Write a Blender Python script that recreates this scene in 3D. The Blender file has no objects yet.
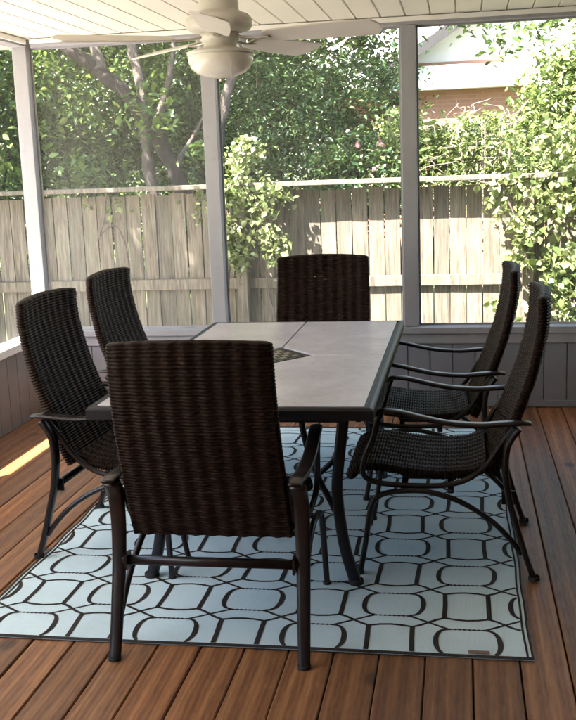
import bpy, bmesh, math, random
import numpy as np
from mathutils import Vector, Matrix
random.seed(7); RNG = np.random.default_rng(7)
S = bpy.context.scene
C = S.collection
PI = math.pi

# ------------------------------------------------------------------ materials
def nt(name):
    m = bpy.data.materials.new(name); m.use_nodes = True
    t = m.node_tree; t.nodes.clear()
    o = t.nodes.new('ShaderNodeOutputMaterial'); b = t.nodes.new('ShaderNodeBsdfPrincipled')
    t.links.new(b.outputs[0], o.inputs[0])
    return m, t, b, o
def N(t, typ, **kw):
    n = t.nodes.new(typ)
    for k, v in kw.items():
        if k.startswith('i_'):
            key = k[2:]
            n.inputs[int(key) if key.isdigit() else key.replace('_', ' ')].default_value = v
        else: setattr(n, k, v)
    return n
def coords(t, scale=(1,1,1), rot=(0,0,0), kind='Object'):
    tc = N(t, 'ShaderNodeTexCoord'); mp = N(t, 'ShaderNodeMapping')
    mp.inputs['Scale'].default_value = scale; mp.inputs['Rotation'].default_value = rot
    t.links.new(tc.outputs[kind], mp.inputs[0]); return mp.outputs[0]
def noise(t, vec, scale, detail=4, rough=.55, dist=0):
    n = N(t, 'ShaderNodeTexNoise'); n.inputs['Scale'].default_value = scale
    n.inputs['Detail'].default_value = detail; n.inputs['Roughness'].default_value = rough
    n.inputs['Distortion'].default_value = dist
    t.links.new(vec, n.inputs['Vector']); return n.outputs['Fac']
def ramp(t, fac, stops):
    r = N(t, 'ShaderNodeValToRGB'); e = r.color_ramp.elements
    while len(e) > 1: e.remove(e[-1])
    e[0].position = stops[0][0]; e[0].color = (*stops[0][1], 1)
    for p, c in stops[1:]:
        k = e.new(p); k.color = (*c, 1)
    t.links.new(fac, r.inputs[0]); return r.outputs[0]
def mix(t, fac, a, b, mode='MIX'):
    m = N(t, 'ShaderNodeMix', data_type='RGBA', blend_type=mode)
    for s, v in ((m.inputs[0], fac), (m.inputs[6], a), (m.inputs[7], b)):
        if hasattr(v, 'is_output'): t.links.new(v, s)
        elif isinstance(v, (int, float)): s.default_value = v
        else: s.default_value = (*v, 1)
    return m.outputs[2]
def math_(t, op, a, b=0.0, c=0.0):
    m = N(t, 'ShaderNodeMath', operation=op)
    for s, v in zip(m.inputs, (a, b, c)):
        if hasattr(v, 'is_output'): t.links.new(v, s)
        else: s.default_value = v
    return m.outputs[0]
def bump(t, b, h, strength=.3, dist=.01):
    n = N(t, 'ShaderNodeBump'); n.inputs['Strength'].default_value = strength; n.inputs['Distance'].default_value = dist
    t.links.new(h, n.inputs['Height']); t.links.new(n.outputs[0], b.inputs['Normal'])
def setc(t, b, c):
    if hasattr(c, 'is_output'): t.links.new(c, b.inputs['Base Color'])
    else: b.inputs['Base Color'].default_value = (*c, 1)

def simple(name, col, rough=.6, var=.12, nscale=8, bstr=.1, bscale=60, metal=0, spec=.5):
    m, t, b, o = nt(name)
    v = coords(t); n = noise(t, v, nscale)
    lo = tuple(c*(1-var) for c in col); hi = tuple(min(1, c*(1+var)) for c in col)
    setc(t, b, ramp(t, n, [(.3, lo), (.7, hi)]))
    b.inputs['Roughness'].default_value = rough; b.inputs['Metallic'].default_value = metal
    b.inputs['Specular IOR Level'].default_value = spec
    if bstr: bump(t, b, noise(t, v, bscale), bstr, .004)
    return m
M = {}
M['metal'] = simple('dark_bronze_powdercoat', (.019,.014,.014), .3, .2, 30, .05, 300, metal=.35)
M['blackmetal'] = simple('table_frame_metal', (.012,.012,.017), .42, .15, 20, .04, 200, metal=.4)
M['rubber'] = simple('rubber', (.015,.015,.015), .8)
def m_trim():
    m, t, b, o = nt('grey_painted_trim'); v = coords(t, (1,1,.25))
    n = noise(t, v, 6, 4); g = noise(t, coords(t, (60,60,3)), 2, 4, .7)
    c = ramp(t, n, [(.3, (.265,.26,.275)), (.7, (.315,.31,.325))])
    gr = ramp(t, noise(t, coords(t), 11, 6, .75), [(.56, (0,0,0)), (.70, (1,1,1))])
    c = mix(t, math_(t, 'MULTIPLY', gr, .35), c, (.17,.155,.135))
    setc(t, b, c); b.inputs['Roughness'].default_value = .5; bump(t, b, g, .25, .003); return m
M['trim'] = m_trim()
M['white'] = simple('white_trim', (.78,.76,.70), .5, .05, 5, .05, 80)
M['cream'] = simple('cream_vinyl_soffit', (.70,.67,.575), .5, .04, 2, .04, 70)
M['fan'] = simple('fan_cream', (.60,.575,.51), .42, .05, 4, .02, 80)
M['fanblade'] = simple('fan_blade_cream', (.58,.55,.485), .5, .07, 6, .02, 80)
M['brassy'] = simple('fan_bracket_metal', (.45,.41,.34), .35, .06, 10, 0, metal=.5)

def m_bowl():
    m, t, b, o = nt('frosted_glass_bowl'); v = coords(t)
    setc(t, b, ramp(t, noise(t, v, 14, 3, .6, 1.0), [(.3, (.62,.585,.50)), (.7, (.70,.67,.60))]))
    b.inputs['Roughness'].default_value = .25
    b.inputs['Subsurface Weight'].default_value = .15; b.inputs['Subsurface Scale'].default_value = .02
    return m
M['bowl'] = m_bowl()

def m_deck():
    m, t, b, o = nt('stained_deck_wood')
    tc = N(t, 'ShaderNodeTexCoord'); sx = N(t, 'ShaderNodeSeparateXYZ'); t.links.new(tc.outputs['Object'], sx.inputs[0])
    idx = math_(t, 'FLOOR', math_(t, 'DIVIDE', math_(t, 'SUBTRACT', sx.outputs[0], .175), .14286))
    wn = N(t, 'ShaderNodeTexWhiteNoise', noise_dimensions='1D'); t.links.new(idx, wn.inputs['W'])
    wn2 = N(t, 'ShaderNodeTexWhiteNoise', noise_dimensions='1D'); t.links.new(math_(t, 'ADD', idx, 31.7), wn2.inputs['W'])
    cb = N(t, 'ShaderNodeCombineXYZ')
    t.links.new(math_(t, 'ADD', math_(t, 'MULTIPLY', sx.outputs[0], 1.0), math_(t, 'MULTIPLY', idx, 3.1)), cb.inputs[0])
    t.links.new(math_(t, 'ADD', math_(t, 'MULTIPLY', sx.outputs[1], .10), math_(t, 'MULTIPLY', wn2.outputs['Value'], 9.)), cb.inputs[1])
    t.links.new(idx, cb.inputs[2])
    g1 = noise(t, cb.outputs[0], 110, 8, .72, .4)
    g2 = noise(t, cb.outputs[0], 9, 3, .5, 1.5)
    wv = N(t, 'ShaderNodeTexWave', wave_type='BANDS', bands_direction='X', i_Scale=17., i_Distortion=5., i_Detail=4., i_Detail_Scale=1.6)
    t.links.new(cb.outputs[0], wv.inputs['Vector'])
    wv2 = N(t, 'ShaderNodeTexWave', wave_type='RINGS', rings_direction='Y', i_Scale=5.5, i_Distortion=7., i_Detail=3., i_Detail_Scale=.9)
    t.links.new(cb.outputs[0], wv2.inputs['Vector'])
    f = math_(t, 'ADD', math_(t, 'MULTIPLY', g1, .62), math_(t, 'ADD', math_(t, 'MULTIPLY', wv.outputs['Fac'], .12), math_(t, 'MULTIPLY', math_(t, 'POWER', wv2.outputs['Fac'], 2.0), .26)))
    c = ramp(t, f, [(.24, (.12,.044,.016)), (.42, (.225,.095,.034)), (.60, (.32,.148,.056)), (.8, (.43,.235,.105))])
    cv = ramp(t, wn.outputs['Value'], [(0, (.55,.48,.42)), (.3, (.80,.72,.66)), (.55, (1.05,1.0,.96)), (.8, (1.0,.84,.70)), (1, (1.22,1.12,1.0))])
    c = mix(t, 1.0, c, cv, 'MULTIPLY')
    # weathered, greyed patches
    gl = N(t, 'ShaderNodeMapRange'); t.links.new(g2, gl.inputs[0]); gl.inputs[1].default_value = .35; gl.inputs[2].default_value = .75; gl.inputs[3].default_value = 0; gl.inputs[4].default_value = .30
    c = mix(t, gl.outputs[0], c, (.15,.058,.022))
    c = mix(t, math_(t, 'MULTIPLY', noise(t, tc.outputs['Object'], 1.6, 4), .30), c, (.25,.155,.095))
    # knots
    cb2 = N(t, 'ShaderNodeCombineXYZ')
    t.links.new(math_(t, 'ADD', math_(t, 'MULTIPLY', sx.outputs[0], 7.), math_(t, 'MULTIPLY', idx, 2.7)), cb2.inputs[0]); t.links.new(math_(t, 'ADD', math_(t, 'MULTIPLY', sx.outputs[1], 4.6), math_(t, 'MULTIPLY', wn2.outputs['Value'], 7.)), cb2.inputs[1]); t.links.new(idx, cb2.inputs[2])
    vo = N(t, 'ShaderNodeTexVoronoi', voronoi_dimensions='2D', i_Scale=.33); t.links.new(cb2.outputs[0], vo.inputs['Vector'])
    k = ramp(t, vo.outputs['Distance'], [(.0, (1,1,1)), (.045, (.9,.9,.9)), (.065, (.25,.25,.25)), (.10, (0,0,0))])
    c = mix(t, math_(t, 'MULTIPLY', k, .9), c, (.055,.024,.014))
    # dark stains
    st = ramp(t, noise(t, tc.outputs['Object'], 3.3, 5, .6), [(.60, (0,0,0)), (.72, (1,1,1))])
    c = mix(t, math_(t, 'MULTIPLY', st, .18), c, (.09,.045,.03))
    setc(t, b, c)
    t.links.new(ramp(t, g1, [(.3, (.62,)*3), (.7, (.42,)*3)]), b.inputs['Roughness'])
    bump(t, b, math_(t, 'ADD', g1, math_(t, 'MULTIPLY', wv.outputs['Fac'], .5)), .35, .002)
    return m
M['deck'] = m_deck()

def m_fence():
    m, t, b, o = nt('weathered_fence_wood')
    v = coords(t, (14, 14, 1.0)); g = noise(t, v, 3.0, 6, .7, .4)
    geo = N(t, 'ShaderNodeNewGeometry')
    r = geo.outputs['Random Per Island']
    c = ramp(t, g, [(.22, (.030,.026,.020)), (.40, (.100,.087,.066)), (.58, (.195,.172,.132)), (.8, (.32,.29,.235))])
    c = mix(t, 1.0, c, ramp(t, r, [(0, (.62,.60,.58)), (.5, (.95,.90,.83)), (1, (1.0,.97,.93))]), 'MULTIPLY')
    st = ramp(t, noise(t, coords(t, (3,3,.8)), 1.6, 5, .65), [(.48, (0,0,0)), (.68, (1,1,1))])
    c = mix(t, math_(t, 'MULTIPLY', st, .5), c, (.10,.10,.065))
    setc(t, b, c); b.inputs['Roughness'].default_value = .85
    bump(t, b, g, .5, .004); return m
M['fence'] = m_fence()

def m_wicker():
    m, t, b, o = nt('dark_brown_resin_wicker')
    v = coords(t, (1,1,1)); n = noise(t, v, 9, 3)
    v2 = coords(t, (26, 190, 190)); n2 = noise(t, v2, 1.0, 2, .5)
    c = ramp(t, n2, [(.32, (.0055,.0033,.0027)), (.52, (.0135,.0084,.0067)), (.70, (.033,.0215,.017)), (.85, (.08,.057,.047))])  # palest stops paint strand glints into the brown
    c = mix(t, math_(t, 'MULTIPLY', n, .35), c, (.014,.007,.005))
    setc(t, b, c); b.inputs['Roughness'].default_value = .5
    b.inputs['Specular IOR Level'].default_value = .11; b.inputs['Specular Tint'].default_value = (1,.62,.45,1)
    return m
M['wicker'] = m_wicker()

def m_tile(name, lo, hi, grid=True):
    m, t, b, o = nt(name); v = coords(t)
    n = noise(t, v, 5, 5, .6, .6); n2 = noise(t, v, 45, 4, .6)
    c = ramp(t, math_(t, 'ADD', math_(t, 'MULTIPLY', n, .6), math_(t, 'MULTIPLY', n2, .4)), [(.35, lo), (.65, hi)])
    setc(t, b, c); b.inputs['Roughness'].default_value = .30
    bump(t, b, n2, .12, .002); return m
M['tile'] = m_tile('stone_look_tile', (.45,.425,.465), (.66,.625,.68))
M['mos_dark'] = m_tile('mosaic_dark', (.035,.032,.033), (.08,.07,.065))
M['mos_light'] = m_tile('mosaic_light', (.26,.22,.19), (.40,.34,.29))

def m_rug(name, lo, hi):
    m, t, b, o = nt(name)
    v = coords(t)
    w = N(t, 'ShaderNodeTexWave', wave_type='BANDS', bands_direction='X', i_Scale=62., i_Distortion=.4); t.links.new(v, w.inputs['Vector'])
    w2 = N(t, 'ShaderNodeTexWave', wave_type='BANDS', bands_direction='Y', i_Scale=48., i_Distortion=.4); t.links.new(v, w2.inputs['Vector'])
    h = math_(t, 'MULTIPLY', w.outputs['Fac'], w2.outputs['Fac'])
    n = noise(t, v, 3, 4); n2 = noise(t, v, 160, 2)
    c = ramp(t, math_(t, 'ADD', math_(t, 'MULTIPLY', n, .5), math_(t, 'MULTIPLY', n2, .5)), [(.35, lo), (.65, hi)])
    c = mix(t, math_(t, 'MULTIPLY', h, .06), c, (.8,.85,.85))
    dirt = ramp(t, noise(t, v, 1.3, 5, .65), [(.5, (0,0,0)), (.75, (1,1,1))])
    c = mix(t, math_(t, 'MULTIPLY', dirt, .16), c, (.20,.19,.17))
    setc(t, b, c); b.inputs['Roughness'].default_value = .75; b.inputs['Specular IOR Level'].default_value = .2
    bump(t, b, h, .4, .002); return m
M['rug'] = m_rug('aqua_woven_rug', (.54,.70,.76), (.64,.79,.84))
M['rugbrown'] = m_rug('brown_woven_rug', (.010,.006,.0055), (.026,.015,.013))
M['rugtag'] = m_rug('rug_tag', (.16,.10,.07), (.24,.16,.12))

def m_leaf(name, stops, trans=.35):
    m, t, b, o = nt(name)
    geo = N(t, 'ShaderNodeNewGeometry')
    v = coords(t); n = noise(t, v, 1.6, 3)
    f = math_(t, 'ADD', math_(t, 'MULTIPLY', geo.outputs['Random Per Island'], .6), math_(t, 'MULTIPLY', n, .4))
    c = ramp(t, f, stops); setc(t, b, c)
    b.inputs['Roughness'].default_value = .42
    tr = N(t, 'ShaderNodeBsdfTranslucent'); t.links.new(mix(t, .3, c, (.30,.38,.08)), tr.inputs[0])
    ms = N(t, 'ShaderNodeMixShader'); ms.inputs[0].default_value = trans
    t.links.new(b.outputs[0], ms.inputs[1]); t.links.new(tr.outputs[0], ms.inputs[2]); t.links.new(ms.outputs[0], o.inputs[0])
    return m
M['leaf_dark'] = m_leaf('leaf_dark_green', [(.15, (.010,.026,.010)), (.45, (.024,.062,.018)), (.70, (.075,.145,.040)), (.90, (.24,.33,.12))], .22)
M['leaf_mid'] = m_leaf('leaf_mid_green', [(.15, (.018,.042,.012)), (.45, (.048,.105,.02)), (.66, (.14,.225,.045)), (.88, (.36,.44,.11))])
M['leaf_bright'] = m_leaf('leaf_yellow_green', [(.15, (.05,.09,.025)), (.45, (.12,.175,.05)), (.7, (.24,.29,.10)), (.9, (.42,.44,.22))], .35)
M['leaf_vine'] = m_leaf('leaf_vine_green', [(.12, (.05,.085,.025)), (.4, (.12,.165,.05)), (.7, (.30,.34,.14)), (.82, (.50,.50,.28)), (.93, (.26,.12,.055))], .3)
M['leaf_grass'] = m_leaf('grass_blade_green', [(.15, (.05,.09,.02)), (.5, (.09,.14,.03)), (.85, (.17,.19,.06))], .3)
M['petal'] = simple('pink_petal', (.75,.35,.42), .6, .2, 20, 0)
def m_bark(name, lo, hi):
    m, t, b, o = nt(name); v = coords(t, (6,6,2.2)); n = noise(t, v, 2.2, 7, .75, 1.2)
    setc(t, b, ramp(t, n, [(.3, lo), (.65, hi)])); b.inputs['Roughness'].default_value = .85  # pale blotches also stand in for dappled sun on the bark
    bump(t, b, n, 1.0, .05); return m
M['bark'] = m_bark('sunlit_tan_bark', (.045,.034,.026), (.23,.185,.15))  # paler bark, the upright trunk's sunlight put into the colour
M['bark_dark'] = m_bark('shaded_brown_bark', (.014,.010,.007), (.055,.040,.029))  # darker bark, the leaning limb's shade put into the colour
M['twig'] = simple('dry_twigs', (.20,.165,.13), .8, .2, 20, 0)
def m_grass():
    m, t, b, o = nt('lawn'); v = coords(t); n = noise(t, v, .8, 6, .65); n2 = noise(t, v, 30, 3)
    setc(t, b, ramp(t, math_(t, 'ADD', math_(t, 'MULTIPLY', n, .6), math_(t, 'MULTIPLY', n2, .4)), [(.3, (.035,.055,.015)), (.5, (.075,.10,.03)), (.7, (.16,.135,.08))]))
    b.inputs['Roughness'].default_value = .9; bump(t, b, n2, .6, .03); return m
M['lawn'] = m_grass()
def m_brick():
    m, t, b, o = nt('orange_brick'); v = coords(t, (1,1,1), (PI/2,0,0))
    br = N(t, 'ShaderNodeTexBrick', i_Scale=1.0); t.links.new(v, br.inputs['Vector'])
    br.inputs['Color1'].default_value = (.40,.20,.13,1); br.inputs['Color2'].default_value = (.36,.175,.11,1); br.inputs['Mortar'].default_value = (.40,.24,.17,1)
    br.inputs['Brick Width'].default_value = .21; br.inputs['Row Height'].default_value = .075; br.inputs['Mortar Size'].default_value = .009
    t.links.new(br.outputs['Color'], b.inputs['Base Color']); b.inputs['Roughness'].default_value = .85
    bump(t, b, br.outputs['Fac'], .3, .005); return m
M['brick'] = m_brick()
def m_shingle():
    m, t, b, o = nt('pale_shingles'); v = coords(t)
    br = N(t, 'ShaderNodeTexBrick', i_Scale=1.0); t.links.new(v, br.inputs['Vector'])
    br.inputs['Color1'].default_value = (.46,.44,.41,1); br.inputs['Color2'].default_value = (.36,.345,.325,1); br.inputs['Mortar'].default_value = (.22,.21,.20,1)
    br.inputs['Brick Width'].default_value = .3; br.inputs['Row Height'].default_value = .14; br.inputs['Mortar Size'].default_value = .008
    t.links.new(br.outputs['Color'], b.inputs['Base Color']); b.inputs['Roughness'].default_value = .9; return m
M['shingle'] = m_shingle()
M['siding'] = simple('house_siding', (.20,.18,.155), .6, .06, 4, .1, 40)
M['darktrim'] = simple('dark_grey_rake_board', (.028,.027,.026), .6, .08, 5, 0)
M['glass'] = simple('window_glass', (.05,.06,.07), .08, .1, 4, 0)
M['beadboard'] = simple('grey_painted_beadboard', (.20,.20,.225), .55, .10, 6, .15, 50)
M['beadboard_side'] = simple('taupe_panelling', (.20,.172,.145), .6, .10, 6, .15, 50)  # warmer and browner than the back wall's beadboard
def m_screen():
    m, t, b, o = nt('insect_screen_mesh')
    tr = N(t, 'ShaderNodeBsdfTransparent'); tr.inputs[0].default_value = (1,1,1,1)
    b.inputs['Base Color'].default_value = (.52,.52,.50,1); b.inputs['Roughness'].default_value = .6
    ms = N(t, 'ShaderNodeMixShader'); ms.inputs[0].default_value = .11
    t.links.new(tr.outputs[0], ms.inputs[1]); t.links.new(b.outputs[0], ms.inputs[2]); t.links.new(ms.outputs[0], o.inputs[0])
    return m
M['screen'] = m_screen()

# ------------------------------------------------------------------ mesh helpers
def obj(name, bm, mats, parent=None, smooth=False, bevel=0, loc=None):
    me = bpy.data.meshes.new(name)
    if isinstance(bm, bmesh.types.BMesh):
        bmesh.ops.recalc_face_normals(bm, faces=bm.faces)
        bm.to_mesh(me); bm.free()
    else:
        me.from_pydata(*bm)
    if not isinstance(mats, (list, tuple)): mats = [mats]
    for m in mats: me.materials.append(m)
    o = bpy.data.objects.new(name, me); C.objects.link(o)
    if parent: o.parent = parent
    if loc: o.location = loc
    if smooth:
        for p in me.polygons: p.use_smooth = True
    if bevel:
        md = o.modifiers.new('bevel', 'BEVEL'); md.width = bevel; md.segments = 2; md.limit_method = 'ANGLE'
    return o
def tag(o, label=None, cat=None, group=None, kind=None):
    if label: o['label'] = label
    if cat: o['category'] = cat
    if group: o['group'] = group
    if kind: o['kind'] = kind
    return o
def thing(name, label, cat, loc=(0,0,0), rz=0, group=None):
    o = bpy.data.objects.new(name, None); C.objects.link(o); o.empty_display_size = .1
    o.location = loc; o.rotation_euler = (0,0,rz)
    return tag(o, label, cat, group)
def copy_tree(o, parent=None):
    c = o.copy(); C.objects.link(c)
    if parent: c.parent = parent
    for ch in list(o.children): copy_tree(ch, c)
    return c
def box(bm, x0, x1, y0, y1, z0, z1, mi=0):
    v = [bm.verts.new(p) for p in ((x0,y0,z0),(x1,y0,z0),(x1,y1,z0),(x0,y1,z0),(x0,y0,z1),(x1,y0,z1),(x1,y1,z1),(x0,y1,z1))]
    for f in ((0,3,2,1),(4,5,6,7),(0,1,5,4),(1,2,6,5),(2,3,7,6),(3,0,4,7)):
        bm.faces.new([v[i] for i in f]).material_index = mi
    return v
def B(): return bmesh.new()
def catmull(pts, n=6):
    P = [Vector(p) for p in pts]; out = []
    for i in range(len(P)-1):
        p0 = P[max(i-1,0)]; p1 = P[i]; p2 = P[i+1]; p3 = P[min(i+2,len(P)-1)]
        for k in range(n):
            t = k/n
            out.append(.5*((2*p1)+(p2-p0)*t+(2*p0-5*p1+4*p2-p3)*t*t+(3*p1-p0-3*p2+p3)*t**3))
    out.append(P[-1]); return out
def tube(bm, pts, rx, ry=None, seg=10, n=6, side=Vector((1,0,0)), square=0, mi=0):
    """sweep; rx along 'side', ry perpendicular; rx, ry may be lists per control point"""
    path = catmull(pts, n) if n > 1 else [Vector(p) for p in pts]
    L = len(path)
    def rad(r, i):
        if isinstance(r, (int, float)): return r
        f = i/(L-1)*(len(r)-1); k = min(int(f), len(r)-2); return r[k]+(r[k+1]-r[k])*(f-k)
    if ry is None: ry = rx
    rings = []
    for i, p in enumerate(path):
        d = (path[min(i+1,L-1)]-path[max(i-1,0)]).normalized()
        s = side - d*side.dot(d)
        if s.length < 1e-3: s = Vector((0,1,0)) - d*d.y
        s.normalize(); u = d.cross(s)
        ring = []
        for k in range(seg):
            a = 2*PI*(k+.5)/seg; ca, sa = math.cos(a), math.sin(a)
            if square:
                e = 1-square; ca = math.copysign(abs(ca)**e, ca); sa = math.copysign(abs(sa)**e, sa)
            ring.append(bm.verts.new(p + s*ca*rad(rx,i) + u*sa*rad(ry,i)))
        rings.append(ring)
    for a, b in zip(rings, rings[1:]):
        for k in range(seg):
            bm.faces.new((a[k], a[(k+1)%seg], b[(k+1)%seg], b[k])).material_index = mi
    bm.faces.new(list(reversed(rings[0]))).material_index = mi; bm.faces.new(rings[-1]).material_index = mi
def lathe(bm, prof, cx=0, cy=0, seg=40, mi=0):
    rings = []
    for r, z in prof:
        if r < 1e-5: rings.append([bm.verts.new((cx,cy,z))]); continue
        rings.append([bm.verts.new((cx+r*math.cos(2*PI*k/seg), cy+r*math.sin(2*PI*k/seg), z)) for k in range(seg)])
    for a, b in zip(rings, rings[1:]):
        for k in range(seg):
            j = (k+1)%seg
            if len(a) == 1 and len(b) == 1: continue
            if len(a) == 1: f = bm.faces.new((a[0], b[j], b[k]))
            elif len(b) == 1: f = bm.faces.new((a[k], a[j], b[0]))
            else: f = bm.faces.new((a[k], a[j], b[j], b[k]))
            f.material_index = mi

# ------------------------------------------------------------------ setting
GZ = -.35
def ground():
    bm = B(); nx = 40
    xs = [-200,-80,-40,-20]+[-14+i for i in range(0,29)]+[20,40,80,200]
    ys = [-100,-40,-20]+[-8+i*1.0 for i in range(0,36)]+[40,80,200]
    g = [[bm.verts.new((x,y,GZ+(random.uniform(-.015,.015)))) for x in xs] for y in ys]
    for a, b in zip(g, g[1:]):
        for i in range(len(xs)-1): bm.faces.new((a[i],a[i+1],b[i+1],b[i]))
    o = obj('ground', bm, M['lawn'], smooth=True); tag(o, kind='structure')
ground()
bm = B(); nx_ = 0  # unseen pale slabs, added to bounce sunlight up onto the ceiling
for (a, b, c, d) in ((-6.4,-2.95,-6,2.0),(-6.4,-2.95,2.01,5.2),(-6.4,-2.95,5.21,8.3),(-2.94,.6,6.5,8.3),(.61,4.2,6.5,8.3)): box(bm, a, b, c, d, GZ+.0-.1, GZ+.035)
M['bounce_slab'] = simple('pale_bounce_concrete', (.56,.505,.465), .85, .10, 2, .2, 60)
tag(obj('bounce_patio', bm, M['bounce_slab'], bevel=.01), kind='structure')
DX0, DX1, DY0, DY1 = -2.75, 2.3, -.2, 6.2
def deck():
    bm = B(); k = 0
    x = .175 - 21*.14286
    while x < DX1:
        gp = random.uniform(.0016,.0028); a = max(x+gp, DX0); b = min(x+.14286-gp, DX1)
        if b-a > .01:
            dz = random.uniform(-.0015, .0015)
            # rounded long edges
            pr = [(a,-.032+dz),(a,-.004+dz),(a+.0035,dz),(b-.0035,dz),(b,-.004+dz),(b,-.032+dz)]
            v0 = [bm.verts.new((p[0],DY0,p[1])) for p in pr]; v1 = [bm.verts.new((p[0],DY1,p[1])) for p in pr]
            for i in range(len(pr)):
                j = (i+1) % len(pr); bm.faces.new((v0[i],v0[j],v1[j],v1[i]))
            bm.faces.new(v0); bm.faces.new(list(reversed(v1)))
        x += .14286
    # joists and skirt below
    for i in range(16):
        y = .2+i*.4; box(bm, DX0+.01, DX1-.01, y, y+.04, -.18, -.036)
    o = obj('deck_floor', bm, M['deck']); tag(o, kind='structure')
deck()
CEIL = 2.335
EX = -3.5
def ceiling():
    bm = B(); p = .1435; x = -2.745
    while x < 2.3:
        b = min(x+p-.004, 2.3)
        pr = [(x,CEIL+.008),(x+.004,CEIL),(b-.004,CEIL),(b,CEIL+.008)]
        mid = [(x+p*.5-.003, CEIL), (x+p*.5, CEIL+.003), (x+p*.5+.003, CEIL)] if False else []
        v0 = [bm.verts.new((q[0],-.2,q[1])) for q in pr]; v1 = [bm.verts.new((q[0],6.29,q[1])) for q in pr]
        for i in range(3): bm.faces.new((v0[i],v0[i+1],v1[i+1],v1[i]))
        x += p
    box(bm, -2.75, 2.3, -.2, 6.29, CEIL+.012, CEIL+.03)
    o = obj('ceiling', bm, M['cream']); tag(o, kind='structure')
    bm = B()
    box(bm, EX, 2.9, -.5, 6.85, 2.44, 2.50)
    box(bm, EX-.02, EX, -.5, 6.87, 2.36, 2.52); box(bm, EX, 2.9, 6.85, 6.87, 2.36, 2.52)
    o = obj('roof', bm, [M['shingle']]); tag(o, kind='structure')
    bm = B(); box(bm, EX, -2.76, -.5, 6.85, 2.41, 2.438); box(bm, -2.758, 2.9, 6.30, 6.85, 2.41, 2.438)
    o = obj('eave_soffit', bm, [M['cream']]); tag(o, kind='structure')
ceiling()
# house behind the camera and to the right, closing the porch
def house_walls():
    for nm, (x0,x1,y0,y1) in (('house_wall_rear', (-2.75,2.3,-.32,-.2)), ('house_wall_side', (2.3,2.42,-.2,6.29))):
        bm = B(); z = -.03; 
        box(bm, x0,x1,y0,y1, GZ, 2.40)
        while z < 2.3:
            if 'rear' in nm: box(bm, x0+.001,x1-.13,y1+.001,y1+.012, z, z+.145)
            else: box(bm, x0-.012,x0-.001,y0+.02,y1-.10, z, z+.145)
            z += .15
        o = obj(nm, bm, M['siding']); tag(o, kind='structure')
house_walls()
# ---- screened walls
YB = 6.2
def back_wall():
    t = thing('screen_wall', 'back screened wall with two grey posts above a low grey beadboard wall', 'wall', (0,YB,0))
    for x in (-1.551, -.341, .87, 2.08):
        bm = B(); box(bm, x, x+.089, .0, .089, .505, 2.285); obj('post', bm, M['trim'], t, bevel=.004)
    bm = B()
    box(bm, -2.63, 2.3, .0, .089, 2.287, 2.333); obj('beam', bm, M['trim'], t, bevel=.003)  # grey face stands in for the shadow strip atop the opening
    bm = B(); box(bm, -2.625, 2.3, -.018, -.002, 2.304, 2.331); obj('ceiling_trim', bm, M['white'], t, bevel=.003)
    bm = B(); box(bm, -2.63, 2.295, -.035, .105, .463, .503); obj('sill', bm, M['trim'], t, bevel=.004)
    bm = B(); box(bm, -2.64, 2.295, -.017, .0, .40, .461); obj('sill_apron', bm, M['trim'], t, bevel=.003)
    bm = B(); x = -2.64
    while x < 2.28:
        b = min(x+.1365, 2.29); box(bm, x, b-.006, -.004, .012, .004, .455); x += .1365
    box(bm, -2.64, 2.29, .013, .08, -.02, .46)
    obj('beadboard_panel', bm, M['beadboard'], t)
    bm = B(); box(bm, -2.64, 2.29, -.017, -.006, .004, .045); obj('baseboard', bm, M['beadboard'], t, bevel=.003)
    xs = [-2.748, -1.551, -.341, .87, 2.08]
    for a, b in zip(xs, xs[1:]):
        bm = B(); v = [bm.verts.new(p) for p in ((a+.088,.075,.50),(b+.002,.075,.50),(b+.002,.075,2.29),(a+.088,.075,2.29))]; bm.faces.new(v)
        s = obj('screen', bm, M['screen'], t)
        bm = B(); w = .012
        A, Bx = a+.089, b
        box(bm, A, A+w, .066, .073, .503, 2.287); box(bm, Bx-w, Bx, .066, .073, .503, 2.287)
        box(bm, A+w, Bx-w, .066, .073, .503, .503+w); box(bm, A+w, Bx-w, .066, .073, 2.287-w, 2.287)
        obj('spline_frame', bm, M['trim'], s)
back_wall()
def side_wall():
    t = thing('screen_wall', 'left screened wall with white sill above a low taupe panelled wall', 'wall', (-2.66,0,0))
    for y in (4.1, 2.0, -.05):
        bm = B(); box(bm, -.089, .0, y, y+.089, .505, 2.285); obj('post', bm, M['trim'], t, bevel=.004)
    bm = B(); box(bm, -.089, 0, -.19, 6.19, 2.287, 2.333); obj('beam', bm, M['trim'], t, bevel=.003)
    bm = B(); box(bm, .002, .018, -.19, 6.18, 2.30, 2.331); obj('ceiling_trim', bm, M['white'], t, bevel=.003)
    bm = B(); box(bm, -.105, .03, -.19, 6.195, .455, .503); obj('sill', bm, M['white'], t, bevel=.004)
    bm = B(); y = -.19
    while y < 6.17:
        b = min(y+.1365, 6.18); box(bm, -.012, .004, y, b-.004, .004, .45); y += .1365
    box(bm, -.08, -.013, -.19, 6.18, -.02, .452)
    obj('panelling', bm, M['beadboard_side'], t)
    ys = [-.05, 2.0, 4.1, 6.2]
    for a, b in zip(ys, ys[1:]):
        bm = B(); v = [bm.verts.new(p) for p in ((-.07,a+.088,.50),(-.07,b+.002,.50),(-.07,b+.002,2.29),(-.07,a+.088,2.29))]; bm.faces.new(v)
        obj('screen', bm, M['screen'], t)
side_wall()
bm = B(); box(bm, -.0465, .0465, 0, .089, -.03, 2.332)
cp = obj('corner_post', bm, M['trim'], bevel=.004, loc=(-2.7065, YB+.001, 0)); tag(cp, 'grey square corner post where the two screened walls meet, its foot sunlit', 'post')

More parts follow.
